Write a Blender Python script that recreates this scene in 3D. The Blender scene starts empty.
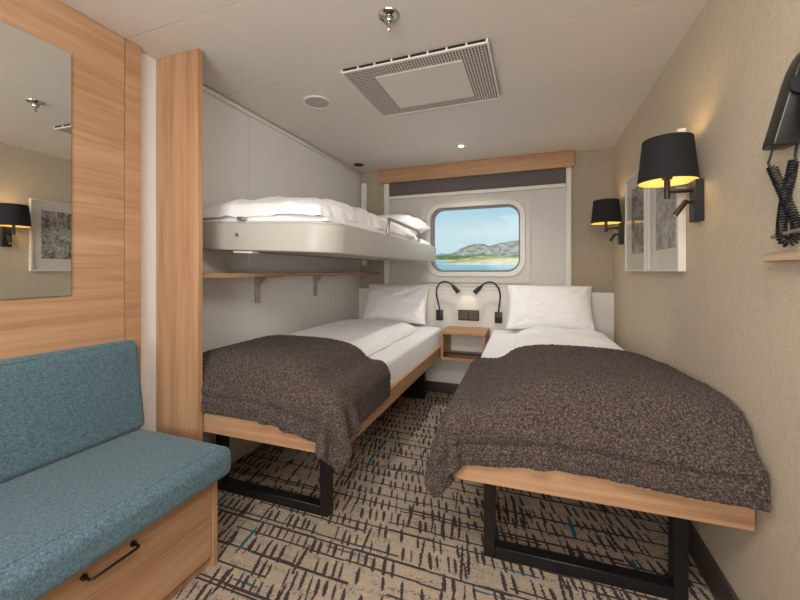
import bpy, bmesh, math, random
import numpy as np
from mathutils import Vector, Matrix, noise
random.seed(7)
S = bpy.context.scene
COL = S.collection
PI = math.pi

# ------------------------------------------------------------------ node helpers
def srgb(r, g, b):
    f = lambda c: (c/255/12.92) if c/255 <= .04045 else ((c/255+.055)/1.055)**2.4
    return (f(r), f(g), f(b), 1)

class NT:
    def __init__(s, name):
        s.m = bpy.data.materials.new(name); s.m.use_nodes = True
        s.t = s.m.node_tree; s.t.nodes.clear()
        s.out = s.n('ShaderNodeOutputMaterial')
        s.co = s.n('ShaderNodeTexCoord').outputs['Object']
    def n(s, typ, **k):
        nd = s.t.nodes.new(typ)
        for a, v in k.items(): setattr(nd, a, v)
        return nd
    def put(s, sock, v):
        if v is None: return
        if isinstance(v, bpy.types.NodeSocket): s.t.links.new(v, sock)
        elif isinstance(v, (tuple, list)) and len(v) == 3 and sock.type == 'RGBA': sock.default_value = (*v, 1)
        else: sock.default_value = v
    def M(s, op, a, b=None, c=None):
        nd = s.n('ShaderNodeMath', operation=op)
        for i, v in enumerate((a, b, c)): s.put(nd.inputs[i], v)
        return nd.outputs[0]
    def noise(s, vec, scale=5, detail=2, rough=.5, dist=0):
        nd = s.n('ShaderNodeTexNoise'); s.put(nd.inputs['Vector'], vec)
        nd.inputs['Scale'].default_value = scale; nd.inputs['Detail'].default_value = detail
        nd.inputs['Roughness'].default_value = rough; nd.inputs['Distortion'].default_value = dist
        return nd.outputs['Fac']
    def white(s, vec):
        nd = s.n('ShaderNodeTexWhiteNoise', noise_dimensions='3D'); s.put(nd.inputs['Vector'], vec)
        return nd.outputs['Value'], nd.outputs['Color']
    def map(s, vec, scale=(1, 1, 1), loc=(0, 0, 0), rot=(0, 0, 0)):
        nd = s.n('ShaderNodeMapping'); s.put(nd.inputs['Vector'], vec)
        nd.inputs['Scale'].default_value = scale; nd.inputs['Location'].default_value = loc
        nd.inputs['Rotation'].default_value = rot
        return nd.outputs[0]
    def ramp(s, fac, stops):
        nd = s.n('ShaderNodeValToRGB'); s.put(nd.inputs[0], fac)
        e = nd.color_ramp.elements
        while len(e) < len(stops): e.new(.5)
        for q, (p, c) in zip(e, stops): q.position = p; q.color = c if len(c) == 4 else (*c, 1)
        return nd.outputs[0]
    def mix(s, fac, a, b, mode='MIX'):
        nd = s.n('ShaderNodeMix', data_type='RGBA', blend_type=mode)
        s.put(nd.inputs[0], fac); s.put(nd.inputs[6], a); s.put(nd.inputs[7], b)
        return nd.outputs[2]
    def sep(s, vec):
        nd = s.n('ShaderNodeSeparateXYZ'); s.put(nd.inputs[0], vec); return nd.outputs
    def comb(s, x, y, z):
        nd = s.n('ShaderNodeCombineXYZ')
        for i, v in enumerate((x, y, z)): s.put(nd.inputs[i], v)
        return nd.outputs[0]
    def bump(s, h, strength=.3, dist=.002):
        nd = s.n('ShaderNodeBump'); s.put(nd.inputs['Height'], h)
        nd.inputs['Strength'].default_value = strength; nd.inputs['Distance'].default_value = dist
        return nd.outputs[0]
    def bsdf(s, color, rough=.5, metal=0, normal=None, spec=.5, sheen=0, emis=None, estr=0, trans=0, coat=0):
        p = s.n('ShaderNodeBsdfPrincipled')
        s.put(p.inputs['Base Color'], color); s.put(p.inputs['Roughness'], rough)
        p.inputs['Metallic'].default_value = metal
        p.inputs['Specular IOR Level'].default_value = spec
        p.inputs['Sheen Weight'].default_value = sheen; p.inputs['Sheen Roughness'].default_value = .4
        p.inputs['Transmission Weight'].default_value = trans; p.inputs['Coat Weight'].default_value = coat
        if emis is not None:
            s.put(p.inputs['Emission Color'], emis); p.inputs['Emission Strength'].default_value = estr
        if normal is not None: s.put(p.inputs['Normal'], normal)
        s.t.links.new(p.outputs[0], s.out.inputs[0])
        return s.m

def plain(name, col, rough=.5, metal=0, spec=.5, var=.04, scale=60, bump=.05, **k):
    t = NT(name)
    f = t.noise(t.co, scale, 3)
    lo = tuple(c*(1-var) for c in col[:3]); hi = tuple(min(1, c*(1+var)) for c in col[:3])
    c = t.ramp(f, [(.3, lo), (.7, hi)])
    return t.bsdf(c, rough, metal, t.bump(f, bump, .001), spec, **k)

def wood(name, axis, k=1.0):
    t = NT(name)
    lng = [38, 38, 38]; lng[axis] = 1.1
    fin = [210, 210, 210]; fin[axis] = 5
    big = [7, 7, 7]; big[axis] = .55
    a = t.noise(t.map(t.co, lng), 1, 4, .6, .6)
    b = t.noise(t.map(t.co, fin), 1, 2, .5)
    c = t.noise(t.map(t.co, big), 1, 3, .55, 1.2)
    v = t.M('ADD', t.M('MULTIPLY', a, .45), t.M('ADD', t.M('MULTIPLY', b, .2), t.M('MULTIPLY', c, .45)))
    col = t.ramp(v, [(p, srgb(c[0]*k, c[1]*k*k, c[2]*k*k*k)) for p, c in ((.34, (138, 98, 68)), (.46, (168, 127, 93)), (.55, (179, 139, 104)), (.72, (196, 158, 123)))])
    return t.bsdf(col, t.M('ADD', .42, t.M('MULTIPLY', b, .15)), 0, t.bump(b, .12, .0006), .4)

def wallpaper(name, k=1.0):
    t = NT(name)
    h = t.noise(t.map(t.co, (40, 40, 560)), 1, 3, .6)
    v = t.noise(t.map(t.co, (560, 560, 34)), 1, 3, .6)
    big = t.noise(t.co, 2.2, 3)
    f = t.M('ADD', t.M('MULTIPLY', h, .5), t.M('MULTIPLY', v, .5))
    f2 = t.M('ADD', f, t.M('MULTIPLY', big, .12))
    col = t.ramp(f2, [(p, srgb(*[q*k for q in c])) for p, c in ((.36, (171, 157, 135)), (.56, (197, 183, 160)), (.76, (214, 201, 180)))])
    return t.bsdf(col, .8, 0, t.bump(f, .35, .0012), .25)

def carpet(name):
    t = NT(name)
    q = .0042
    x, y, _ = t.sep(t.co)
    wob = t.noise(t.co, 9, 2)
    snap = lambda a: t.M('MULTIPLY', t.M('FLOOR', t.M('DIVIDE', a, q)), q)
    xs, ys = snap(x), snap(y)
    yw = t.M('ADD', ys, t.M('MULTIPLY', t.M('SUBTRACT', wob, .5), .018))
    def strokes(row, cell, seed, keep, wmax, slant, lmin, lmax):
        r = t.M('FLOOR', t.M('DIVIDE', t.M('ADD', yw, seed*.37), row))
        fy = t.M('SUBTRACT', t.M('DIVIDE', t.M('ADD', yw, seed*.37), row), r)
        xo = t.M('ADD', xs, t.M('MULTIPLY', t.M('MULTIPLY', t.M('SUBTRACT', fy, .5), row), slant))
        rj, _c = t.white(t.comb(r, seed, 3.3))
        xo = t.M('ADD', xo, t.M('MULTIPLY', rj, .5))
        cx = t.M('FLOOR', t.M('DIVIDE', xo, cell))
        fx = t.M('SUBTRACT', t.M('DIVIDE', xo, cell), cx)
        _v, rc = t.white(t.comb(cx, r, seed))
        nd = t.n('ShaderNodeSeparateColor'); t.put(nd.inputs[0], rc)
        r1, r2, r3 = nd.outputs
        ln = t.M('ADD', lmin, t.M('MULTIPLY', r1, lmax-lmin))          # half length in row units
        cy = t.M('ADD', .5, t.M('MULTIPLY', t.M('SUBTRACT', r2, .5), .35))
        dy = t.M('DIVIDE', t.M('ABSOLUTE', t.M('SUBTRACT', fy, cy)), ln)
        taper = t.M('SQRT', t.M('MAXIMUM', t.M('SUBTRACT', 1.0, t.M('MULTIPLY', dy, dy)), 0))
        w = t.M('MULTIPLY', taper, t.M('MULTIPLY', t.M('ADD', .45, t.M('MULTIPLY', r3, .75)), wmax/cell))
        dx = t.M('ABSOLUTE', t.M('SUBTRACT', fx, t.M('ADD', .5, t.M('MULTIPLY', t.M('SUBTRACT', r1, .5), .4))))
        on = t.M('LESS_THAN', dx, w)
        grp = t.noise(t.comb(t.M('MULTIPLY', cx, cell), t.M('MULTIPLY', r, row), seed), 5.5, 1)
        kp = t.M('LESS_THAN', t.M('ADD', t.M('MULTIPLY', r2, .55), t.M('MULTIPLY', grp, .75)), keep)
        return t.M('MULTIPLY', on, kp), r3
    A, ra = strokes(.086, .035, 1.7, .80, .0076, .30, .36, .60)
    B, rb = strokes(.190, .040, 5.1, .56, .0074, .15, .26, .55)
    def lines(row, seed, keep, width, seg):
        yl = t.M('ADD', t.M('ADD', ys, seed*.13), t.M('MULTIPLY', t.M('SUBTRACT', t.noise(t.map(t.co, (3, .2, 1)), 1, 1), .5), .012))
        k = t.M('DIVIDE', yl, row)
        r = t.M('ROUND', k)
        d = t.M('MULTIPLY', t.M('ABSOLUTE', t.M('SUBTRACT', k, r)), row)
        g = t.noise(t.comb(t.M('MULTIPLY', xs, seg), t.M('MULTIPLY', r, 7.31), seed), 1, 1)
        return t.M('MULTIPLY', t.M('LESS_THAN', d, width), t.M('GREATER_THAN', g, keep)), t.M('FRACT', t.M('MULTIPLY', g, 37.0))
    L1, g1 = lines(.088, 1.0, .46, .0042, 1.9)
    L2, g2 = lines(.155, 4.0, .40, .0052, 1.2)
    LT, g3 = lines(.131, 9.0, .60, .0034, 3.4)
    dark = t.M('MAXIMUM', t.M('MAXIMUM', A, B), t.M('MAXIMUM', L1, L2))
    # flecks, one pile loop each, gathered into rows
    w1, wc = t.white(t.comb(t.M('FLOOR', t.M('DIVIDE', x, q)), t.M('FLOOR', t.M('DIVIDE', y, q)), 2.2))
    band = t.noise(t.map(t.co, (7, 42, 1)), 1, 2)
    fl = t.M('GREATER_THAN', t.M('ADD', t.M('MULTIPLY', w1, .5), t.M('MULTIPLY', band, .75)), .86)
    base = t.ramp(t.noise(t.co, 240, 2), [(.3, srgb(154, 140, 126)), (.7, srgb(184, 169, 152))])
    tanm = t.M('GREATER_THAN', t.M('ADD', t.M('MULTIPLY', t.noise(t.comb(xs, ys, 4.0), 38, 2), .9), t.M('MULTIPLY', w1, .15)), .60)
    base = t.mix(t.M('MULTIPLY', tanm, .6), base, srgb(202, 170, 124))
    tealm = t.M('MULTIPLY', B, t.M('GREATER_THAN', rb, .90))
    c = t.mix(t.M('MULTIPLY', fl, .75), base, srgb(84, 74, 70))
    c = t.mix(LT, c, srgb(52, 104, 120))
    c = t.mix(dark, c, srgb(70, 62, 60))
    c = t.mix(tealm, c, srgb(45, 100, 118))
    pile = t.noise(t.co, 330, 2)
    return t.bsdf(c, .95, 0, t.bump(pile, .5, .003), .1)

def boucle(name):
    t = NT(name)
    vo = t.n('ShaderNodeTexVoronoi'); t.put(vo.inputs['Vector'], t.map(t.co, (1, 1, 1)))
    vo.inputs['Scale'].default_value = 230
    n1 = t.noise(t.co, 160, 3, .6); n2 = t.noise(t.co, 520, 2)
    f = t.M('ADD', t.M('MULTIPLY', n1, .6), t.M('MULTIPLY', n2, .4))
    c = t.ramp(f, [(.37, srgb(38, 31, 30)), (.5, srgb(80, 68, 64)), (.65, srgb(130, 115, 107))])
    h = t.M('ADD', t.M('MULTIPLY', vo.outputs['Distance'], -.7), n1)
    return t.bsdf(c, .95, 0, t.bump(h, .8, .006), .1, sheen=.06)

def linen(name, col, var=.02):
    t = NT(name)
    f = t.noise(t.co, 9, 4, .6, .4)
    w = t.noise(t.map(t.co, (600, 600, 600)), 1, 1)
    c = t.ramp(f, [(.3, tuple(v*(1-var) for v in col[:3])), (.7, col[:3])])
    return t.bsdf(c, .85, 0, t.bump(t.M('ADD', f, t.M('MULTIPLY', w, .03)), .35, .012), .2, sheen=.15)

def upholstery(name):
    t = NT(name)
    a = t.noise(t.map(t.co, (1, .7, 1.1)), 420, 3, .75); b = t.noise(t.co, 130, 2)
    f = t.M('ADD', t.M('MULTIPLY', a, .75), t.M('MULTIPLY', b, .25))
    c = t.ramp(f, [(.34, srgb(48, 68, 77)), (.5, srgb(83, 108, 118)), (.66, srgb(122, 144, 151))])
    return t.bsdf(c, .92, 0, t.bump(a, .4, .0012), .15, sheen=.3)

def etching(name, seed):
    t = NT(name)
    co = t.map(t.co, (1, 1, 1), (seed, seed*.3, seed*1.7))
    a = t.noise(co, 14, 6, .75, 2.0); b = t.noise(t.map(co, (1, 160, 40)), 1, 3, .7); d = t.noise(co, 4, 2)
    f = t.M('ADD', t.M('MULTIPLY', a, .6), t.M('ADD', t.M('MULTIPLY', b, .3), t.M('MULTIPLY', d, .25)))
    c = t.ramp(f, [(.42, srgb(36, 34, 34)), (.53, srgb(100, 96, 93)), (.60, srgb(170, 165, 157)), (.72, srgb(222, 214, 203))])
    return t.bsdf(c, .8)

def grille(name, px, py, col, fx=.62, fy=.5, stagger=True):
    t = NT(name)
    x, y, _ = t.sep(t.co)
    r = t.M('DIVIDE', y, py)
    xx = t.M('DIVIDE', x, px)
    if stagger: xx = t.M('ADD', xx, t.M('MULTIPLY', t.M('MODULO', t.M('FLOOR', r), 2.0), .5))
    a = t.M('LESS_THAN', t.M('FRACT', t.M('ADD', xx, 100.0)), fx)
    b = t.M('LESS_THAN', t.M('FRACT', t.M('ADD', r, 100.0)), fy)
    hole = t.M('MULTIPLY', a, b)
    c = t.mix(hole, col, srgb(74, 66, 60))
    return t.bsdf(c, .6, 0, t.bump(t.M('SUBTRACT', 1.0, hole), .5, .003))

def thin_glass(name, k=.06):
    t = NT(name)
    tr = t.n('ShaderNodeBsdfTransparent'); gl = t.n('ShaderNodeBsdfGlossy')
    gl.inputs['Roughness'].default_value = .02
    lw = t.n('ShaderNodeLayerWeight'); lw.inputs['Blend'].default_value = .5
    fr = t.M('ADD', .04, t.M('MULTIPLY', t.M('POWER', lw.outputs['Facing'], 4.0), .9))
    mx = t.n('ShaderNodeMixShader'); t.put(mx.inputs[0], t.M('MULTIPLY', fr, k))
    t.t.links.new(tr.outputs[0], mx.inputs[1]); t.t.links.new(gl.outputs[0], mx.inputs[2])
    t.t.links.new(mx.outputs[0], t.out.inputs[0])
    return t.m

def terrain(name, stops, scale, zr=None):
    t = NT(name)
    f = t.noise(t.co, scale, 6, .65, .3)
    return t.bsdf(t.ramp(f, stops), .95, spec=.1)

WX, WY, WZ = wood('oak_veneer_across', 0), wood('oak_veneer_along', 1), wood('oak_veneer_upright', 2)
WPALE = wood('pale_oak', 1, 1.12)
CEIL = plain('ceiling_paint', srgb(218, 210, 201), .55, var=.015, scale=20)
WHITE = plain('white_laminate', srgb(224, 222, 219), .4, var=.012, scale=14)
HEADB = plain('headboard_white', srgb(226, 221, 212), .45, var=.01, scale=14)
TRIM = plain('white_metal', srgb(222, 218, 210), .4, var=.015, scale=30)
PLATE = plain('window_plate', srgb(203, 197, 187), .45, var=.015, scale=18)
RINGM = plain('window_ring_metal', srgb(214, 208, 199), .35, var=.015)
SHELL = plain('window_panel_grey', srgb(196, 192, 184), .45, var=.015, scale=18)
BUNKM = plain('bunk_shell', srgb(188, 182, 173), .42, var=.01, scale=12)
PAPER = wallpaper('woven_wallpaper')
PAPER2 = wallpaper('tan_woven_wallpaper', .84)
CARPET = carpet('patterned_carpet')
BLANKET = boucle('boucle_wool')
SHEET = linen('white_cotton', srgb(247, 246, 245))
MATT = linen('fitted_sheet', srgb(241, 241, 242))
SOFA = upholstery('teal_upholstery')
BLACK = plain('black_steel', srgb(24, 23, 23), .42, var=.1)
SKIRT = plain('dark_skirting', srgb(72, 65, 61), .5, var=.06)
SHADE = plain('black_lampshade', srgb(23, 21, 22), .85, var=.12, scale=300, bump=.2)
LINING = plain('gold_lining', srgb(238, 208, 142), .5, var=.03)
CHROME = plain('chrome', srgb(190, 186, 182), .18, 1.0)
STEEL = plain('brushed_steel', srgb(170, 164, 156), .38, .8)
BLIND = plain('blind_fabric', srgb(98, 90, 90), .8, var=.06, scale=400)
FELT = plain('brown_plastic', srgb(62, 50, 44), .45)
OUTLET = plain('outlet_plastic', srgb(96, 86, 80), .4)
GASKET = plain('window_gasket', srgb(146, 130, 116), .5)
PHONE = plain('phone_plastic', srgb(30, 28, 27), .32)
CORD = plain('cord_rubber', srgb(15, 14, 14), .55)
MATBOARD = plain('mat_board', srgb(226, 218, 205), .8, var=.01)
FRAMEW = plain('white_frame', srgb(220, 214, 206), .4, var=.02)
SPKG = grille('speaker_mesh', .006, .006, srgb(196, 192, 182), .45, .45)
VENTG = grille('vent_slots', .0142, .0212, srgb(206, 199, 190), .50, .78, False)
DARK = plain('dark_void', srgb(30, 28, 27), .8)
GLASS = thin_glass('clear_glass', .10); PICGLASS = thin_glass('picture_glass', .55)
t_ = NT('mirror_silver'); MIRROR = t_.bsdf(t_.ramp(t_.noise(t_.co, 3), [(0, (.86, .87, .85)), (1, (.88, .89, .87))]), .004, 1.0)
t_ = NT('lamp_glow'); GLOW = t_.bsdf((1, .8, .5), .5, emis=t_.ramp(t_.noise(t_.co, 40), [(.3, (1, .78, .40)), (.7, (1, .82, .46))]), estr=20)
t_ = NT('downlight_glow'); DGLOW = t_.bsdf((1, 1, 1), .5, emis=(1, .93, .82), estr=5)

# ------------------------------------------------------------------ mesh helpers
def nb(): return bmesh.new()

def box(bm, x0, x1, y0, y1, z0, z1, bev=0, seg=2):
    r = bmesh.ops.create_cube(bm, size=1)
    vs = r['verts']
    for v in vs:
        v.co = Vector((x0+(v.co.x+.5)*(x1-x0), y0+(v.co.y+.5)*(y1-y0), z0+(v.co.z+.5)*(z1-z0)))
    if bev:
        ed = {e for v in vs for e in v.link_edges}
        bmesh.ops.bevel(bm, geom=list(ed), offset=bev, segments=seg, profile=.5, affect='EDGES')
    return bm

def frame_of(d):
    d = d.normalized()
    up = Vector((0, 0, 1)) if abs(d.z) < .9 else Vector((1, 0, 0))
    a = d.cross(up).normalized(); return a, d.cross(a).normalized()

def tube(bm, pts, r, seg=10, caps=True):
    pts = [Vector(p) for p in pts]; n = len(pts)
    rad = r if isinstance(r, (list, tuple)) else [r]*n
    rings = []; a = None
    for i, p in enumerate(pts):
        d = (pts[min(i+1, n-1)]-pts[max(i-1, 0)]).normalized()
        if a is None: a, b = frame_of(d)
        else:
            a = (a-d*a.dot(d)).normalized(); b = d.cross(a)
        rings.append([bm.verts.new(p+(a*math.cos(2*PI*k/seg)+b*math.sin(2*PI*k/seg))*rad[i]) for k in range(seg)])
    for i in range(n-1):
        for k in range(seg):
            bm.faces.new((rings[i][k], rings[i][(k+1) % seg], rings[i+1][(k+1) % seg], rings[i+1][k]))
    if caps:
        bm.faces.new(rings[0][::-1]); bm.faces.new(rings[-1])
    return bm

def cyl(bm, p0, p1, r, seg=24): return tube(bm, [p0, p1], r, seg)

def lathe(bm, prof, c, seg=40, flip=1):
    """prof: list of (radius, z offset) about a vertical axis through c"""
    rings = []
    for r, z in prof:
        if r < 1e-6: rings.append([bm.verts.new((c[0], c[1], c[2]+z*flip))])
        else: rings.append([bm.verts.new((c[0]+r*math.cos(2*PI*k/seg), c[1]+r*math.sin(2*PI*k/seg), c[2]+z*flip)) for k in range(seg)])
    for A, B in zip(rings, rings[1:]):
        for k in range(seg):
            q = []
            for v in (A[k % len(A)], A[(k+1) % len(A)], B[(k+1) % len(B)], B[k % len(B)]):
                if v not in q: q.append(v)
            if len(q) > 2: bm.faces.new(q)
    return bm

def prism(bm, poly, ext):
    """poly: 3D points in a plane, ext: extrusion vector"""
    e = Vector(ext)
    A = [bm.verts.new(p) for p in poly]; B = [bm.verts.new(Vector(p)+e) for p in poly]
    bm.faces.new(A[::-1]); bm.faces.new(B)
    n = len(A)
    for i in range(n): bm.faces.new((A[i], A[(i+1) % n], B[(i+1) % n], B[i]))
    return bm

def bevel_all(bm, off, seg=2, ang=.6):
    bm.normal_update()
    ed = [e for e in bm.edges if len(e.link_faces) == 2 and e.calc_face_angle(0) > ang]
    bmesh.ops.bevel(bm, geom=ed, offset=off, segments=seg, profile=.5, affect='EDGES')
    return bm

def rrect(x0, x1, z0, z1, r, seg=10):
    out = []
    for cx, cz, a0 in ((x1-r, z1-r, 0), (x0+r, z1-r, 90), (x0+r, z0+r, 180), (x1-r, z0+r, 270)):
        for k in range(seg+1):
            a = math.radians(a0+90*k/seg); out.append((cx+r*math.cos(a), cz+r*math.sin(a)))
    return out

def loops_xz(bm, loops, close=False):
    """loops: list of (list of (x,z), y); bridged one after the other"""
    R = [[bm.verts.new((x, y, z)) for x, z in lp] for lp, y in loops]
    prs = list(zip(R, R[1:]))
    if close: prs.append((R[-1], R[0]))
    for A, B in prs:
        n = len(A)
        for i in range(n): bm.faces.new((A[i], A[(i+1) % n], B[(i+1) % n], B[i]))
    return bm

def rect_like(loop, x0, x1, z0, z1):
    """the rectangle sampled at the same number of points as a rounded loop"""
    seg = len(loop)//4
    out = []
    cs = ((x1, z1), (x0, z1), (x0, z0), (x1, z0))
    for q in range(4):
        cx, cz = cs[q]
        for k in range(seg):
            lx, lz = loop[q*seg+k]; h = seg//2
            if k == h: out.append((cx, cz)); continue
            horiz = (k > h) if q in (0, 2) else (k < h)
            if horiz: out.append((min(max(lx, min(x0, x1)), max(x0, x1)) if k != h else cx, cz))
            else: out.append((cx, lz))
    return out

def obj(name, bm, mat, parent=None, org=(0, 0, 0), smooth=True, ang=40):
    bmesh.ops.recalc_face_normals(bm, faces=bm.faces[:])
    o_ = Vector(org)
    if o_.length: bmesh.ops.translate(bm, vec=-o_, verts=bm.verts[:])
    me = bpy.data.meshes.new(name); bm.to_mesh(me); bm.free()
    ob = bpy.data.objects.new(name, me); COL.objects.link(ob)
    me.materials.append(mat)
    if smooth:
        me.polygons.foreach_set('use_smooth', [True]*len(me.polygons))
        me.set_sharp_from_angle(angle=math.radians(ang))
    if parent is None: ob.location = o_
    else: ob.parent = parent
    return ob

def tag(o, label, cat, group=None):
    o['label'] = label; o['category'] = cat
    if group: o['group'] = group
    return o

def thing(name, label, cat, loc=(0, 0, 0), rotz=0, group=None):
    o = bpy.data.objects.new(name, None); COL.objects.link(o)
    o.empty_display_size = .1; o.location = loc; o.rotation_euler = (0, 0, rotz)
    return tag(o, label, cat, group)

def struct(name, bm, mat, parent=None, org=(0, 0, 0), **k):
    o = obj(name, bm, mat, parent, org, **k)
    if parent is None: o['kind'] = 'structure'
    return o

def grid_mesh(bm, P):
    n, m = P.shape[:2]
    V = [[bm.verts.new(P[i, j]) for j in range(m)] for i in range(n)]
    for i in range(n-1):
        for j in range(m-1): bm.faces.new((V[i][j], V[i+1][j], V[i+1][j+1], V[i][j+1]))
    return V

# ------------------------------------------------------------------ measures
XR, XL, YB, YF, H = .597, -1.684, 3.39, -1.7, 2.14
XP = -1.65            # face of the oak cladding

# ------------------------------------------------------------------ room shell
struct('floor', box(nb(), XL-.15, XR+.15, YF-.15, YB+.15, -.1, 0), CARPET)
b = nb()
js = [YF-.15, -1.07, -.535, 0, .535, 1.07, 1.607, 2.142, 2.68, YB+.15]
for a, c in zip(js, js[1:]): box(b, XL-.15, XR+.15, a+.0012, c-.0012, H, H+.03, .001, 1)
box(b, XL-.15, XR+.15, YF-.15, YB+.15, H+.026, H+.1)
struct('ceiling', b, CEIL)
b = nb()
js = [YF-.15, -.5, .5, 1.826, 2.80, YB]
for a, c in zip(js, js[1:]): box(b, XL-.05, XL, a+.001, c-.001, 0, H, .0012, 1)
box(b, XL-.15, XL-.045, YF-.15, YB+.15, 0, H)
struct('wall_left', b, WHITE)
struct('wall_right', box(nb(), XR, XR+.12, YF-.15, YB+.15, 0, H), PAPER)
struct('wall_front', box(nb(), XL-.05, XR, YF-.12, YF, 0, H), WHITE)
# back wall with the rounded window opening
WX0, WX1, WZ0, WZ1 = -.945, -.115, 1.125, 1.742
hole = rrect(WX0, WX1, WZ0, WZ1, .12, 11)
outer = rect_like(hole, XL-.05, XR, 0, H)
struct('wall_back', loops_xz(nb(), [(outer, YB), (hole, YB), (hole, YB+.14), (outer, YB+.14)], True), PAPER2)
# skirting
struct('baseboard_right', box(nb(), XR-.014, XR, YF, YB, 0, .12, .004), SKIRT)
struct('baseboard_back', box(nb(), XL, XR-.014, YB-.05, YB-.036, 0, .10, .004), SKIRT)
b = nb(); box(b, XL, XL+.022, 1.262, YB-.02, H-.03, H-.006, .004); cyl(b, (XL+.011, 1.29, H-.02), (XL+.022, 1.27, H-.02), .012, 12)
struct('trim_1', b, TRIM)

# window surround: grey panel, uprights, plate, rounded ring, gasket, pane
w = bpy.data.objects.new('window_1', None); COL.objects.link(w); w['kind'] = 'structure'; w.location = (-.53, YB, 1.43)
WO = (-.53, YB, 1.43)
outer = rect_like(hole, -1.357, .246, .99, 1.845)
obj('window_panel', loops_xz(nb(), [(outer, YB-.001), (outer, YB-.006), (hole, YB-.006), (hole, YB-.001)], True), SHELL, w, WO)
pl_in = rrect(-.965, -.095, 1.105, 1.762, .135, 11)
outer = rect_like(pl_in, -1.035, -.040, 1.035, 1.80)
obj('window_frame', loops_xz(nb(), [(outer, YB-.006), (outer, YB-.014), (pl_in, YB-.014), (pl_in, YB-.006)], True), PLATE, w, WO)
r1 = rrect(-.985, -.075, 1.085, 1.782, .15, 11)
r2 = rrect(-.978, -.082, 1.092, 1.775, .145, 11)
r3 = rrect(-.938, -.122, 1.132, 1.735, .112, 11)
r4 = rrect(-.925, -.128, 1.140, 1.729, .106, 11)
obj('window_ring', loops_xz(nb(), [(r1, YB-.012), (r2, YB-.022), (r3, YB-.022), (r3, YB+.04)], False), RINGM, w, WO)
r5 = rrect(-.915, -.136, 1.150, 1.720, .098, 11)
obj('gasket', loops_xz(nb(), [(r3, YB+.012), (r4, YB+.008), (r5, YB+.05), (r5, YB+.075), (r3, YB+.075)], False), GASKET, w, WO)
b = nb(); prism(b, [(x, YB+.056, z) for x, z in r5], (0, .006, 0))
obj('pane', b, GLASS, w, WO)
for k, (x, z) in enumerate([(-1.01, 1.77), (-.82, 1.79), (-.53, 1.79), (-.24, 1.79), (-.06, 1.77), (-.06, 1.42), (-1.01, 1.06), (-.06, 1.06), (-.53, 1.055)]):
    obj('bolt', cyl(nb(), (x, YB-.012, z), (x, YB-.019, z), .006, 12), TRIM, w, WO)
struct('trim_2', box(nb(), -1.411, -1.357, YB-.032, YB-.001, .98, 2.02, .004), TRIM)
struct('trim_3', box(nb(), .246, .286, YB-.032, YB-.001, .98, 2.02, .004), TRIM)

# roller blind and its wooden valance
t = thing('roller_blind', 'dark grey rolled-up fabric blind above the window, under the oak valance', 'blind', (-.555, YB-.004, 1.845))
b = nb(); box(b, -1.355, .244, YB-.016, YB-.004, 1.876, 2.04, .003)
cyl(b, (-1.355, YB-.020, 2.03), (.244, YB-.020, 2.03), .015)
obj('blind_fabric', b, BLIND, t, (-.555, YB-.004, 1.845))
obj('bottom_rail', box(nb(), -1.356, .245, YB-.036, YB-.008, 1.845, 1.876, .004), TRIM, t, (-.555, YB-.004, 1.845))
tag(obj('valance', box(nb(), -1.445, .305, YB-.06, YB-.037, 2.005, H-.002, .002), WX, None, (-.57, YB-.048, 2.005)),
    'long oak valance board across the top of the window wall', 'valance')
b = nb(); box(b, -1.66, -1.60, YB-.035, YB-.001, 1.2, 2.03, .004); box(b, -1.655, -1.635, YB-.04, YB-.03, 1.2, 2.03, .003)
tag(obj('cable_duct', b, TRIM, None, (-1.63, YB-.018, 1.2)), 'white vertical cable duct in the corner beyond the upper bunk', 'duct')

# ------------------------------------------------------------------ oak cladding, partition, mirror
tag(obj('wall_cladding', box(nb(), XL, XP, YF, 1.0635, 0, H-.001, .001, 1), WY, None, (XL, 0, 0)),
    'wide oak wall panel behind the sofa, carrying the mirror', 'wall panel')
tag(obj('wall_cladding', box(nb(), XL, XP, 1.0665, 1.133, 0, H-.001, .001, 1), WY, None, (XL, 1.1, 0)),
    'narrow oak wall strip between the wide panel and the white strip', 'wall panel')
tag(obj('partition_panel', box(nb(), XL, -1.418, 1.226, 1.252, 0, H-.001, .0015, 1), WZ, None, (-1.55, 1.239, 0)),
    'tall upright oak partition board between sofa and bunk', 'partition')
t = thing('wall_mirror', 'frameless rectangular mirror on the oak panel above the sofa', 'mirror', (XP, .3, 1.045))
# hung a hair out of true: its near end stands a few millimetres further off the panel
def turned(bm, a):
    bmesh.ops.rotate(bm, cent=(XP, .87, 0), matrix=Matrix.Rotation(a, 3, 'Z'), verts=bm.verts[:]); return bm
obj('mirror_glass', turned(box(nb(), XP+.003, XP+.007, -.05, .867, 1.048, 1.959), .019), MIRROR, t, (XP, .3, 1.045))
obj('mirror_backing', turned(box(nb(), XP+.0005, XP+.003, -.053, .87, 1.045, 1.962), .019), STEEL, t, (XP, .3, 1.045))

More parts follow.
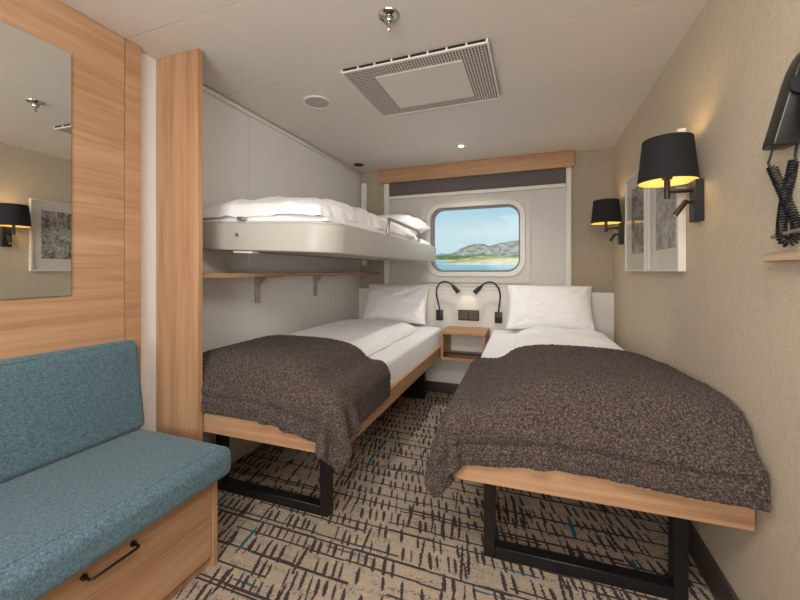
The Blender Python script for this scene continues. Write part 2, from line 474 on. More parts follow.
# ------------------------------------------------------------------ sofa
SO = (-1.38, .3, 0)
t = thing('sofa', 'teal fabric sofa bench with an oak drawer base along the left wall', 'sofa', SO)
SY0, SY1 = -1.0, 1.092
b = nb(); box(b, XP+.002, -1.160, SY1-.022, SY1, 0, .352, .001, 1); box(b, XP+.002, -1.160, SY0, SY0+.022, 0, .352, .001, 1)
box(b, XP+.002, -1.18, SY0+.022, SY1-.022, .33, .352); box(b, -1.20, -1.185, SY0+.022, SY1-.022, .0, .05)
obj('base', b, WZ, t, SO)
for y0, y1, hy in ((.10, SY1-.025, .708), (SY0+.025, .096, -.42)):
    d = obj('drawer', box(nb(), -1.184, -1.164, y0, y1, .045, .328, .0015, 1), WY, t, SO)
    b = nb(); hz = .300
    tube(b, [(-1.164, hy-.066, hz), (-1.140, hy-.066, hz), (-1.134, hy-.064, hz), (-1.131, hy-.058, hz), (-1.131, hy+.058, hz), (-1.134, hy+.064, hz), (-1.140, hy+.066, hz), (-1.164, hy+.066, hz)], .0042, 10)
    for q in (-.066, .066): cyl(b, (-1.1645, hy+q, hz), (-1.157, hy+q, hz), .0085, 16)
    obj('handle', b, BLACK, d, SO)
def rounded_box(bm, lo, hi, r, n=12, na=6):
    ax = []
    for a, c in zip(lo, hi):
        arc = [r*(1-math.tan(PI/4*k/na)) for k in range(na, 0, -1)]
        ax.append([a+q for q in arc]+list(np.linspace(a+r, c-r, n))+[c-q for q in arc[::-1]])
    cache = {}
    def V(p):
        c = [min(max(q, a+r), b_-r) for q, a, b_ in zip(p, lo, hi)]
        d = Vector(p)-Vector(c)
        w = Vector(c)+(d.normalized()*r if d.length > 1e-9 else d)
        k = tuple(round(q, 6) for q in w)
        if k not in cache: cache[k] = bm.verts.new(w)
        return cache[k]
    for a in range(3):
        u, v = [q for q in range(3) if q != a]
        for side in (lo[a], hi[a]):
            for i in range(len(ax[u])-1):
                for j in range(len(ax[v])-1):
                    q = []
                    for ii, jj in ((i, j), (i+1, j), (i+1, j+1), (i, j+1)):
                        p = [0, 0, 0]; p[a] = side; p[u] = ax[u][ii]; p[v] = ax[v][jj]
                        w = V(p)
                        if w not in q: q.append(w)
                    if len(q) > 2 and not bm.faces.get(q): bm.faces.new(q)
    return bm
def cushion_box(x0, x1, y0, y1, z0, z1, bev, lean=0, slant=0):
    b = rounded_box(nb(), (x0, y0, z0), (x1, y1, z1), bev)
    cx, cy, cz = (x0+x1)/2, (y0+y1)/2, (z0+z1)/2
    for v in b.verts:
        fx, fy, fz = [1-min(1, abs(2*(q-c)/d))**4 for q, c, d in ((v.co.x, cx, x1-x0), (v.co.y, cy, y1-y0), (v.co.z, cz, z1-z0))]
        if slant and v.co.y > cy: v.co.y -= slant*(v.co.z-z0)/(z1-z0)
        v.co.z += .006*fx*fy*(1 if v.co.z > cz else -.0) + .0012*noise.noise(v.co*7)
        v.co.x += .005*fy*fz*(1 if v.co.x > cx else 0)
        if lean: v.co.x += lean*(1-(v.co.z-z0)/(z1-z0))*(1 if v.co.x > cx else 0)
    return b
c_ = obj('seat_cushion', cushion_box(XP+.003, -1.094, SY0, 1.112, .354, .465, .034), SOFA, t, SO, ang=80)
b = nb(); tube(b, [(-1.130, SY0+.03, .4655), (-1.130, .3, .4695), (-1.130, 1.07, .4660)], .003, 8)
obj('seam', b, SOFA, c_, SO)
bk = obj('backrest', cushion_box(XP+.002, -1.588, SY0, 1.108, .466, .848, .0305, .022, .022), SOFA, t, SO, ang=80)
b = nb(); tube(b, [(-1.594, SY0+.03, .840), (-1.591, .3, .842), (-1.594, 1.05, .840)], .0022, 8)
obj('seam', b, SOFA, bk, SO)

# ------------------------------------------------------------------ beds
MZ = .64
def make_bed(name, label, loc, rot, W, la, lc):
    t = thing(name, label, 'bed', loc, rot, 'single beds')
    h = W/2
    obj('foot_panel', box(nb(), -h, h, 0, .022, .403, .49, .0015, 1), WX, t)
    obj('head_panel', box(nb(), -h, h, 1.972, 1.994, .403, .49, .0015, 1), WX, t)
    for s in (-1, 1):
        a, c = sorted((s*h, s*(h-.022)))
        obj('side_rail', box(nb(), a, c, .0225, 1.9715, .403, .49, .0015, 1), WY, t)
    obj('slatted_base', box(nb(), -h+.023, h-.023, .023, 1.971, .455, .478), WX, t)
    y = .20
    for x in (la, lc-.044): obj('leg', box(nb(), x, x+.044, y, y+.05, .0, .454, .002, 1), BLACK, t)
    obj('floor_bar', box(nb(), la+.0442, lc-.0442, y, y+.05, .0, .045, .002, 1), BLACK, t)
    obj('top_bar', box(nb(), la+.0442, lc-.0442, y, y+.05, .41, .454, .002, 1), BLACK, t)
    obj('rear_support', box(nb(), la, lc, 1.86, 1.90, .0, .454, .002, 1), BLACK, t)
    return t
LB = ((-1.177, 1.266, 0), math.radians(.8), .88)
RB = ((.142, 1.302, 0), math.radians(2.0), .885)
make_bed('single_bed', 'low oak bed on black frame legs beneath the upper bunk', *LB, -.385, .283)
make_bed('single_bed', 'low oak bed on black frame legs along the beige wall', *RB, -.328, .358)

def world(bed, P):
    """local bed points to world"""
    (ox, oy, oz), r, _ = bed
    c, s = math.cos(r), math.sin(r)
    return np.stack([ox+P[..., 0]*c-P[..., 1]*s, oy+P[..., 0]*s+P[..., 1]*c, oz+P[..., 2]], -1)
def seat(o, bed, z):
    o.location = (*bed[0][:2], z); o.rotation_euler = (0, 0, bed[1]); return o

def fbm(x, y, z, k):
    return noise.fractal(Vector((x*k, y*k, z*k)), .9, 2.0, 3)

def soft_slab(x0, x1, y0, y1, h, nx, ny, p=4, wr=.008, seed=0, ridges=(), skirt=.012, dome=0., fine=.009, droop=0., ej=.012, pv=2.2):
    """a puffy quilt lying on z=0"""
    b = nb()
    us = np.linspace(-1, 1, nx); vs = np.linspace(-1, 1, ny)
    us = np.sign(us)*(1-(1-np.abs(us))**1.35); vs = np.sign(vs)*(1-(1-np.abs(vs))**1.35)
    P = np.zeros((nx, ny, 3)); Q = np.zeros((nx, ny, 3))
    for i, u in enumerate(us):
        for j, v in enumerate(vs):
            x = (x0+x1)/2+u*(x1-x0)/2; y = (y0+y1)/2+v*(y1-y0)/2
            e = max(0, (1-abs(u)**p))**.5*max(0, (1-abs(v)**(p*pv)))**.5
            z = skirt*.5+h*e*(1+dome*(1-u*u))
            z += e*(wr*fbm(x, y*.8, seed, 4)+wr*.55*fbm(x*1.3, y, seed+5, 10))
            z += e*fine*(1-abs(fbm(x*.9+.25*y, y*.55, seed+11, 13)))*.9-e*fine*.5
            for ry, amp, wd in ridges: z += e*amp*math.exp(-((y-ry+.03*math.sin(x*9+seed))/wd)**2)
            ox = ej*fbm(y*1.2, seed, 1.3, 5)*abs(u)**8*(1 if u > 0 else -1)
            oy = ej*fbm(x*1.2, seed, 2.3, 5)*abs(v)**8
            dr = 0
            if droop:
                q = max(0, (u-.93)/.07, (-v-.965)/.035); dr = droop*q*q*(1+.5*fbm(x, y, seed+2, 6))
            P[i, j] = (x+ox, y+oy, max(z, .003)-dr); Q[i, j] = (x+ox, y+oy, -dr)
    top = grid_mesh(b, P); bot = grid_mesh(b, Q)
    for i in range(nx-1):
        for j in (0, ny-1): b.faces.new((top[i][j], top[i+1][j], bot[i+1][j], bot[i][j]))
    for j in range(ny-1):
        for i in (0, nx-1): b.faces.new((top[i][j], top[i][j+1], bot[i][j+1], bot[i][j]))
    return b

def mattress(bed, label):
    W = bed[2]; b = nb()
    box(b, -W/2+.0245, W/2-.0245, .0255, 1.968, 0, MZ-.482)
    bmesh.ops.subdivide_edges(b, edges=[e for e in b.edges if abs(e.verts[0].co.y-e.verts[1].co.y) > 1], cuts=40)
    bmesh.ops.subdivide_edges(b, edges=[e for e in b.edges if abs(e.verts[0].co.x-e.verts[1].co.x) > .5], cuts=14)
    ed = [e for e in b.edges if len(e.link_faces) == 2 and e.calc_face_angle(0) > .5 and max(v.co.z for v in e.verts) > .1]
    bmesh.ops.bevel(b, geom=ed, offset=.03, segments=4, profile=.5, affect='EDGES')
    for v in b.verts:
        k = .004*fbm(v.co.x, v.co.y*2, v.co.z*2, 6)
        if v.co.z > .01: v.co.z += k
    o = obj('mattress', b, MATT, ang=70); seat(o, bed, .479)
    return tag(o, label, 'mattress', 'white mattresses')
mattress(LB, 'white mattress in the oak bed beneath the upper bunk')
mattress(RB, 'white mattress in the oak bed along the beige wall')

LD, RD = (-.425, .275), (-.225, .395)       # quilt extents across each bed
o = obj('duvet', soft_slab(*LD, .06, 1.66, .082, 60, 120, 5, .009, 2.0, [(1.58, .012, .05)]), SHEET, ang=80); seat(o, LB, MZ+.003)
tag(o, 'white folded duvet on the bed beneath the upper bunk', 'duvet', 'white duvets')
o = obj('duvet', soft_slab(*RD, .06, 1.64, .080, 60, 120, 4, .012, 9.0, [(1.55, .022, .06), (1.38, -.010, .05)]), SHEET, ang=80); seat(o, RB, MZ+.003)
tag(o, 'white duvet laid down the middle of the bed along the beige wall', 'duvet', 'white duvets')

def pillow_mesh(w, h, t, seed, n=64, sag=.0):
    b = nb()
    us = np.sin(np.linspace(-PI/2, PI/2, n))
    P = np.zeros((n, n, 3)); Q = np.zeros((n, n, 3))
    for i, u in enumerate(us):
        for j, v in enumerate(us):
            # edges drawn in between the corners
            x = w/2*u*(1-.055*(1-v*v)*abs(u)**3); y = h/2*v*(1-.06*(1-u*u)*abs(v)**3)
            e = (max(0, 1-abs(u)**2.6)*max(0, 1-abs(v)**2.6))**.52
            z = t*e
            k = e**.5
            z1 = z+k*(.014*fbm(x, y, seed, 5)+.007*fbm(x, y*1.6, seed+3, 12)+.026*(.45-abs(fbm(x*.7+.3*y, y*1.1-.2*x, seed+7, 9))))
            # creases that run out of the corners
            for sx in (-1, 1):
                for sy in (-1, 1):
                    dx, dy = u-sx*.95, v-sy*.95
                    z1 += k*.010*math.sin(9*math.atan2(dy, dx))*math.exp(-(dx*dx+dy*dy)*2.2)
            P[i, j] = (x, y, z1*.62); Q[i, j] = (x, y, -z*.38)
    A = grid_mesh(b, P); B_ = grid_mesh(b, Q)
    for i in range(n-1):
        for j in (0, n-1): b.faces.new((A[i][j], A[i+1][j], B_[i+1][j], B_[i][j]))
    for j in range(n-1):
        for i in (0, n-1): b.faces.new((A[i][j], A[i][j+1], B_[i][j+1], B_[i][j]))
    bmesh.ops.remove_doubles(b, verts=b.verts[:], dist=1e-5)
    return b
def pillow(label, w, h, t, seed, loc, rot):
    o = obj('pillow', pillow_mesh(w, h, t, seed), SHEET, ang=120)
    o.location = loc; o.rotation_euler = rot
    return tag(o, label, 'pillow', 'white pillows')
pillow('white pillow leaning on the headboard at the bed beneath the bunk', .62, .40, .15, 1.1, (-1.235, 3.235, .836), (math.radians(62), 0, math.radians(3)))
pillow('white pillow leaning on the headboard at the bed by the beige wall', .66, .40, .16, 6.4, (.105, 3.215, .842), (math.radians(60), math.radians(0), math.radians(1)))

# ------------------------------------------------------------------ throws: a small cloth solver drops them over the beds
def drape(bed, duv, x0, x1, y0, y1, wall, dz, steps=230, sp=.017, seed=0, skew=0., full=False):
    nx = int((x1-x0)/sp)+1; ny = int((y1-y0)/sp)+1
    X, Y = np.meshgrid(np.linspace(x0, x1, nx), np.linspace(y0, y1, ny), indexing='ij')
    rng = np.random.RandomState(seed)
    P = np.stack([X, Y, np.full_like(X, .83)+.01*rng.rand(nx, ny)], -1)
    P[..., 1] += skew*(x1-X)/(x1-x0)
    if full:      # the side by the wall just reaches it
        P[..., 0] = x0+(X-x0)*(wall(P[..., 1])-x0)/(x1-x0)
    dx = (x1-x0)/(nx-1); dy = (y1-y0)/(ny-1); dd = math.hypot(dx, dy)
    Vp = P.copy(); h = bed[2]/2
    th = .016
    def height(x, y):
        c = (duv[0]+duv[1])/2; hw = (duv[1]-duv[0])/2
        u = np.clip((x-c)/(hw+.04), -1, 1)
        if full: u = np.where(u > 0, np.clip((x-c)/(h+.10-c), 0, 1), u)
        e = np.sqrt(np.clip(1-np.abs(u)**3.2, 0, 1))
        if full:
            un = np.clip((x-c)/(hw+.04), -1, 1); en = np.sqrt(np.clip(1-np.abs(un)**3.2, 0, 1))
            bl = .68*np.clip((y-.30)/.45, 0, 1); e = e*(1-bl)+en*bl
        f = np.clip((y-.01)/.16, 0, 1); f = np.sqrt(np.clip(1-(1-f)**2, 0, 1))
        top = MZ+th+dz*e*f
        ex = np.clip((h+.005-(np.abs(x) if not full else -x))/.05, 0, 1); top = top-.05*(1-np.sqrt(1-(1-ex)**2))
        ey = np.clip((y+.01)/.05, 0, 1); top = top-.05*(1-np.sqrt(1-(1-ey)**2))
        return top
    def con(ax, off, L, k):
        a = [slice(None)]*2; b_ = [slice(None)]*2
        N = P.shape[ax]
        for par in range(2*off if off == 1 else 2*off):
            ia = np.arange(par, N-off, 2*off)
            if len(ia) == 0: continue
            if ax == 0: A = P[ia]; B = P[ia+off]
            else: A = P[:, ia]; B = P[:, ia+off]
            d = B-A; l = np.linalg.norm(d, axis=-1, keepdims=True)+1e-9
            q = d*(.5*k*(l-L)/l)
            if ax == 0: P[ia] += q; P[ia+off] -= q
            else: P[:, ia] += q; P[:, ia+off] -= q
    def shear(k):
        for s in (0, 1):
            for pi in (0, 1):
                ia = np.arange(pi, P.shape[0]-1, 2)
                for pj in (0, 1):
                    ja = np.arange(pj, P.shape[1]-1, 2)
                    I, J = np.ix_(ia, ja)
                    A = P[I, J+s]; B = P[I+1, J+1-s]
                    d = B-A; l = np.linalg.norm(d, axis=-1, keepdims=True)+1e-9
                    q = d*(.5*k*(l-dd)/l)
                    P[I, J+s] += q; P[I+1, J+1-s] -= q
    hw = h+th; fr = -th
    P[..., 2] = height(np.clip(P[..., 0], -h, h), np.clip(P[..., 1], .0, 2))+.004*rng.rand(nx, ny)
    Vp = P.copy()
    for st in range(steps):
        vel = (P-Vp)*.965
        Vp = P.copy()
        P += vel; P[..., 2] -= .0011
        for it in range(9):
            con(0, 1, dx, 1); con(1, 1, dy, 1); shear(.55)
            con(0, 2, 2*dx, .22); con(1, 2, 2*dy, .22)
            x, y, z = P[..., 0], P[..., 1], P[..., 2]
            fr = -th-(.055*np.clip((x+.05)/.48, 0, 1)**2*np.clip((z-.30)/.2, 0, 1) if full else 0)
            inside = (np.abs(x) < hw) & (y > fr) & (y < 2.0)
            Hh = height(x, y)
            pen_t = Hh-z; pen_s = hw-np.abs(x); pen_f = y-fr
            hit = inside & (pen_t > 0)
            top = hit & (pen_t <= np.minimum(pen_s, pen_f)*1.0+.0)
            top = top | (hit & (z > MZ-.03) & (pen_t < .06))
            side = hit & ~top & (pen_s <= pen_f); front = hit & ~top & ~side
            P[..., 2] = np.where(top, Hh, z)
            P[..., 0] = np.where(side, np.sign(x)*hw, x)
            P[..., 1] = np.where(front, fr, y)
            if wall is not None:
                wx = wall(P[..., 1]); P[..., 0] = np.minimum(P[..., 0], wx)
                if full: P[-1, :, 0] = wx[-1]
        # friction on what touches
        if 'top' in dir():
            mu = np.where(top, .97, np.where(side | front, .4, 0))[..., None]
            P[..., :2] = P[..., :2]*(1-mu)+Vp[..., :2]*mu
            Vp[..., 2] = np.where(top, P[..., 2], Vp[..., 2])
    return P
def throw(bed, label, P, hem):
    b = nb(); grid_mesh(b, P)
    o = obj('throw_blanket', b, BLANKET, ang=180); seat(o, bed, 0)
    # stitched hem line near the foot edge
    so = o.modifiers.new('thick', 'SOLIDIFY'); so.thickness = .012; so.offset = -.2
    ss = o.modifiers.new('smooth', 'SUBSURF'); ss.levels = 2; ss.render_levels = 2
    tx = bpy.data.textures.new('loops', 'CLOUDS'); tx.noise_scale = .008; tx.noise_depth = 1
    dm = o.modifiers.new('curl', 'DISPLACE'); dm.texture = tx; dm.texture_coords = 'LOCAL'; dm.strength = .010; dm.mid_level = .5
    return tag(o, label, 'throw', 'boucle throws')
def hem(P, j, d):
    """press a stitched line into the cloth along row j"""
    T = np.roll(P, -1, 0)-np.roll(P, 1, 0); U = np.roll(P, -1, 1)-np.roll(P, 1, 1)
    N = np.cross(T, U); N /= np.linalg.norm(N, axis=-1, keepdims=True)+1e-9
    P[2:-2, j] -= N[2:-2, j]*d
    return P
P1 = drape(LB, LD, -.44, .62, -.185, .55, lambda y: np.full_like(y, 9.), .100, seed=3, skew=.0)
throw(LB, 'dark grey-brown boucle throw over the foot of the bed beneath the bunk', hem(P1, 4, .012), 0)
c2, s2 = math.cos(RB[1]), math.sin(RB[1])
P2 = drape(RB, RD, -.655, .45, -.212, .745, lambda y: (XR-.014-RB[0][0]+y*s2)/c2, .098, seed=5, full=True, skew=.055)
throw(RB, 'dark grey-brown boucle throw over the foot of the bed by the beige wall', hem(P2, 4, .012), 0)

# ------------------------------------------------------------------ headboard, sockets, reading lights, nightstand
HY = 3.352
HO = (-.54, 3.37, 0)
b = nb()
box(b, XL+.001, XR-.001, HY+.004, YB-.033, .0, .965, .002, 1)
box(b, -1.40, .335, HY+.002, YB-.033, .9655, 1.002, .002, 1)
t = thing('headboard', 'long white headboard panel below the window', 'headboard', HO)
obj('panel', b, HEADB, t, HO)
obj('top_ledge', box(nb(), -1.402, .337, HY-.006, YB-.033, 1.003, 1.016, .003), HEADB, t, HO)
for x in (-.885, -.265): obj('joint_strip', box(nb(), x-.0015, x+.0015, HY+.001, HY+.0038, .3, 1.0), TRIM, t, HO)
box_ = nb(); box(box_, XL+.001, XR-.016, HY-.006, HY+.003, 0, .098, .003); obj('plinth', box_, SKIRT, t, HO)

PO = (-.567, HY, .735)
t = thing('power_socket', 'dark brown double power socket on the headboard between the reading lights', 'power socket', PO)
obj('face_plate', box(nb(), -.662, -.474, HY-.012, HY+.0036, .688, .784, .004), FELT, t, PO)
for x in (-.614, -.522):
    b = nb(); box(b, x-.036, x+.036, HY-.0155, HY-.012, .699, .773, .0015, 1)
    s_ = obj('outlet', b, OUTLET, t, PO)
    b = nb(); tube(b, [(x+.022*math.cos(a), HY-.0165, .736+.022*math.sin(a)) for a in np.linspace(0, 2*PI, 25)], .0025, 8, False)
    for q in (-.008, .008): cyl(b, (x+q, HY-.0155, .736), (x+q, HY-.0168, .736), .003, 10)
    obj('contact_ring', b, FELT, s_, PO)

CT = math.atan(135/366.)
def spline(pts, n=8):
    pts = [Vector(p) for p in pts]; out = []
    ext = [2*pts[0]-pts[1]]+pts+[2*pts[-1]-pts[-2]]
    for i in range(1, len(ext)-2):
        p0, p1, p2, p3 = ext[i-1:i+3]
        for k in range(n):
            t = k/n
            out.append(.5*((2*p1)+(p2-p0)*t+(2*p0-5*p1+4*p2-p3)*t*t+(3*p1-p0-3*p2+p3)*t**3))
    out.append(pts[-1]); return out
for side, bx, path, hd in (
    ('nearer the bunk', -.836, [(-.836, .776), (-.844, .83), (-.857, .89), (-.861, .945), (-.848, .995), (-.815, 1.032), (-.77, 1.044), (-.73, 1.030), (-.70, 1.005)], (-.645, .945)),
    ('nearer the beige wall', -.303, [(-.303, .776), (-.297, .83), (-.288, .89), (-.288, .945), (-.304, .995), (-.337, 1.032), (-.378, 1.044), (-.418, 1.030), (-.447, 1.005)], (-.505, .945))):
    o_ = (bx, HY, .73)
    t = thing('reading_light', 'black gooseneck reading light on the headboard, the one '+side, 'reading light', o_, 0, 'gooseneck reading lights')
    obj('switch_box', box(nb(), bx-.031, bx+.031, HY-.028, HY+.0036, .681, .777, .003), BLACK, t, o_)
    n_ = len(path)
    pts = [(x, HY-.014-.05*min(1, k/(n_-1)*1.6), z) for k, (x, z) in enumerate(path)]
    obj('gooseneck', tube(nb(), spline(pts), .0068, 12), BLACK, t, o_)
    a = Vector(pts[-1]); e = Vector((hd[0], a.y-.012, hd[1])); d = e-a
    obj('lamp_head', tube(nb(), [a-d*.12, a, a+d*.3, e], [.008, .013, .017, .021], 20), BLACK, t, o_)
    obj('lens', cyl(nb(), e, e+d.normalized()*.002, .016, 16), LINING, t, o_)
    L = bpy.data.lights.new('reading_spot', 'SPOT'); L.energy = .16; L.color = (1, .9, .72); L.spot_size = 1.5; L.spot_blend = .8; L.shadow_soft_size = .02
    lo = bpy.data.objects.new('reading_spot', L); COL.objects.link(lo); lo.location = e+d.normalized()*.01
    lo.rotation_euler = Vector((d.x*.6, .05, d.z)).to_track_quat('-Z', 'Y').to_euler(); lo.parent = None

NO = (-.566, 3.19, .40)
NX0, NX1, NY0, NZ0, NZ1 = -.752, -.380, 3.03, .385, .632
t = thing('nightstand', 'small open oak wall-mounted nightstand between the two beds', 'nightstand', NO)
obj('top', box(nb(), NX0, NX1, NY0, HY-.008, NZ1-.026, NZ1, .002, 1), WX, t, NO)
obj('bottom', box(nb(), NX0, NX1, NY0, HY-.008, NZ0, NZ0+.022, .002, 1), WX, t, NO)
for x in (NX0, NX1-.022): obj('side_panel', box(nb(), x, x+.022, NY0+.002, HY-.008, NZ0+.0225, NZ1-.0265, .001, 1), WZ, t, NO)
b = nb(); box(b, NX0+.024, NX1-.024, NY0+.04, NY0+.052, NZ0+.05, NZ0+.062); box(b, NX0+.024, NX0+.034, NY0+.04, NY0+.052, NZ0+.0225, NZ0+.062)
box(b, NX1-.034, NX1-.024, NY0+.04, NY0+.052, NZ0+.0225, NZ0+.062)
obj('guard_bar', b, BLACK, t, NO)

# ------------------------------------------------------------------ upper bunk
BO = (-.85, 2.35, 1.221); TILT = math.radians(2.3)
t = thing('bunk_bed', 'off-white folding upper bunk mounted on the left wall over a bed', 'bunk bed', BO)
t.rotation_euler = (0, TILT, 0)
def outline(x0, x1, y0, y1, rn, rf, seg=12):
    out = [(x0, y1), (x0, y0)]
    for k in range(seg+1):
        a = -PI/2+PI/2*k/seg; out.append((x1-rn+rn*math.cos(a), y0+rn+rn*math.sin(a)))
    for k in range(seg+1):
        a = PI/2*k/seg; out.append((x1-rf+rf*math.cos(a), y1-rf+rf*math.sin(a)))
    return out
ol = outline(-.828, 0, -.945, .955, .15, .07)
b = nb(); prism(b, [(x, y, 0) for x, y in ol], (0, 0, .132)); bevel_all(b, .007, 3)
obj('frame', b, BUNKM, t)
ol2 = outline(-.826, -.02, -.925, .935, .13, .06)
b = nb(); prism(b, [(x, y, .1325) for x, y in ol2], (0, 0, .012)); bevel_all(b, .004, 2)
obj('rim', b, BUNKM, t)
b = nb(); tube(b, spline([(-.022, -.225, .146), (-.022, -.222, .20), (-.022, -.205, .235), (-.022, -.16, .246), (-.022, .36, .232), (-.022, .40, .222), (-.022, .42, .19), (-.022, .423, .146)], 6), .0105, 12)
obj('guard_rail', b, STEEL, t)
obj('lock', cyl(nb(), (-.52, -.945, .075), (-.52, -.951, .075), .009, 16), STEEL, t)
b = nb(); box(b, -.53, -.49, -.944, -.924, .1455, .165, .004); obj('latch', b, STEEL, t)
b = nb(); box(b, -.56, -.44, -.93, -.88, -.014, -.001, .005); obj('catch', b, TRIM, t)
b = nb(); box(b, -.14, -.06, -.10, .0, -.006, -.001, .002); obj('catch', b, STEEL, t)
def on_bunk(o, x, y, z, rx=0, rz=0):
    M = Matrix.Translation(BO) @ Matrix.Rotation(TILT, 4, 'Y') @ Matrix.Translation((x, y, z)) @ Matrix.Rotation(rz, 4, 'Z') @ Matrix.Rotation(rx, 4, 'X')
    o.matrix_world = M; o.location = M.to_translation(); o.rotation_euler = M.to_euler(); return o
o = obj('mattress', soft_slab(-.822, -.045, -.900, .925, .052, 30, 60, 8, .004, 4.0, fine=.002), MATT, ang=80); on_bunk(o, 0, 0, .146)
tag(o, 'white mattress showing above the rim of the upper bunk', 'mattress', 'white mattresses')
o = obj('duvet', soft_slab(-.826, -.052, -.918, .50, .062, 60, 110, 4, .026, 12.0, [(-.45, .03, .22), (-.1, -.02, .14), (.34, .0, .07)], dome=.55, skirt=.010, droop=.030, ej=.02, pv=1.0, fine=.014), SHEET, ang=80); on_bunk(o, 0, 0, .1985)
tag(o, 'white rumpled duvet on the upper bunk', 'duvet', 'white duvets')
o = obj('pillow', pillow_mesh(.64, .44, .19, 8.8), SHEET, ang=120); on_bunk(o, -.38, .715, .288, math.radians(6), math.radians(2))
tag(o, 'white pillow on the upper bunk behind its guard rail', 'pillow', 'white pillows')

# shelf under the bunk
SH = (-1.56, 2.3, 1.105)
t = thing('wall_shelf', 'long narrow oak wall shelf beneath the upper bunk', 'shelf', SH)
obj('board', box(nb(), XL+.001, -1.442, 1.275, 3.31, 1.107, 1.128, .0015, 1), WY, t, SH)
for y in (1.90, 2.56):
    b = nb(); box(b, XL+.001, XL+.008, y-.024, y+.024, .935, 1.106, .002, 1); box(b, XL+.001, -1.50, y-.024, y+.024, 1.100, 1.106, .002, 1)
    prism(b, [(XL+.008, y-.003, 1.1), (XL+.07, y-.003, 1.1), (XL+.008, y-.003, 1.03)], (0, .006, 0))
    k_ = obj('bracket', b, STEEL, t, SH)
    for z in (.955, 1.0, 1.04): obj('screw', cyl(nb(), (XL+.008, y, z), (XL+.0105, y, z), .005, 10), CHROME, k_, SH)

# ------------------------------------------------------------------ wall lamps
def wall_lamp(y, label):
    o_ = (XR, y, 1.33)
    t = thing('wall_lamp', label, 'wall lamp', o_, 0, 'bedside wall lamps')
    obj('back_plate', box(nb(), XR-.03, XR, y-.029, y+.029, 1.33, 1.488, .002, 1), BLACK, t, o_)
    sx = .487
    b = nb(); cyl(b, (XR-.03, y, 1.452), (sx, y, 1.452), .0085); obj('arm', b, BLACK, t, o_)
    b = nb(); cyl(b, (sx, y, 1.424), (sx, y, 1.505), .0105); cyl(b, (sx, y, 1.500), (sx, y, 1.535), .018); obj('stem', b, BLACK, t, o_)
    zb, zt, rb, rt = 1.487, 1.655, .100, .083
    sh = obj('lamp_shade', lathe(nb(), [(rb, zb), (rt, zt), (rt-.0016, zt), (rb-.0016, zb), (rb, zb)], (sx, y, 0), 48), SHADE, t, o_)
    obj('shade_lining', lathe(nb(), [(rb-.002, zb+.0015), (rt-.002, zt-.0015), (rt-.0028, zt-.0015), (rb-.0028, zb+.0015), (rb-.002, zb+.0015)], (sx, y, 0), 48), LINING, sh, o_)
    b = nb()
    for k in range(3):
        a = 2*PI*k/3+.5; tube(b, [(sx+.012*math.cos(a), y+.012*math.sin(a), 1.53), (sx+(rb-.012)*math.cos(a), y+(rb-.012)*math.sin(a), 1.53)], .0015, 6)
    obj('shade_carrier', b, BLACK, sh, o_)
    obj('bulb', lathe(nb(), [(0, 1.535), (.012, 1.536), (.016, 1.55), (.024, 1.575), (.022, 1.592), (.012, 1.603), (0, 1.606)], (sx, y, 0), 24), GLOW, t, o_)
    b = nb(); cyl(b, (XR-.03, y-.004, 1.405), (XR-.05, y-.004, 1.405), .006)
    obj('swivel', b, BLACK, t, o_)
    d = Vector((-.55, -.1, -.8)).normalized(); a = Vector((XR-.049, y-.004, 1.412))
    sp = obj('spot_head', tube(nb(), [a, a+d*.004, a+d*.066, a+d*.07], [.008, .0098, .0098, .0088], 20), BLACK, t, o_)
    obj('spot_lens', cyl(nb(), a+d*.0702, a+d*.0712, .007, 14), LINING, sp, o_)
wall_lamp(1.712, 'black-shaded wall lamp in front of the framed pictures, closest to the phone')
wall_lamp(3.03, 'black-shaded wall lamp in the corner by the headboard')

# ------------------------------------------------------------------ framed pictures
def picture(y0, y1, art, seed, label):
    z0, z1 = 1.138, 1.742
    o_ = (XR, (y0+y1)/2, z0)
    t = thing('framed_picture', label, 'picture', o_, 0, 'framed etchings on the beige wall')
    b = nb()
    for a in ((y0, y1, z0, z0+.011), (y0, y1, z1-.011, z1), (y0, y0+.011, z0+.011, z1-.011), (y1-.011, y1, z0+.011, z1-.011)):
        box(b, XR-.03, XR-.001, *a[:2], *a[2:], .001, 1)
    obj('frame', b, FRAMEW, t, o_)
    obj('mat', box(nb(), XR-.014, XR-.011, y0+.0112, y1-.0112, z0+.0112, z1-.0112), MATBOARD, t, o_)
    obj('print', box(nb(), XR-.0158, XR-.0142, *art), etching('etching_ink', seed), t, o_, smooth=False)
    obj('glazing', box(nb(), XR-.026, XR-.024, y0+.0112, y1-.0112, z0+.0112, z1-.0112), PICGLASS, t, o_)
picture(2.37, 2.832, (2.435, 2.715, 1.245, 1.655), 1.3, 'white-framed dark etching, the one closer to the headboard')
picture(1.858, 2.305, (1.935, 2.215, 1.245, 1.655), 7.9, 'white-framed dark etching half hidden behind the nearer wall lamp')

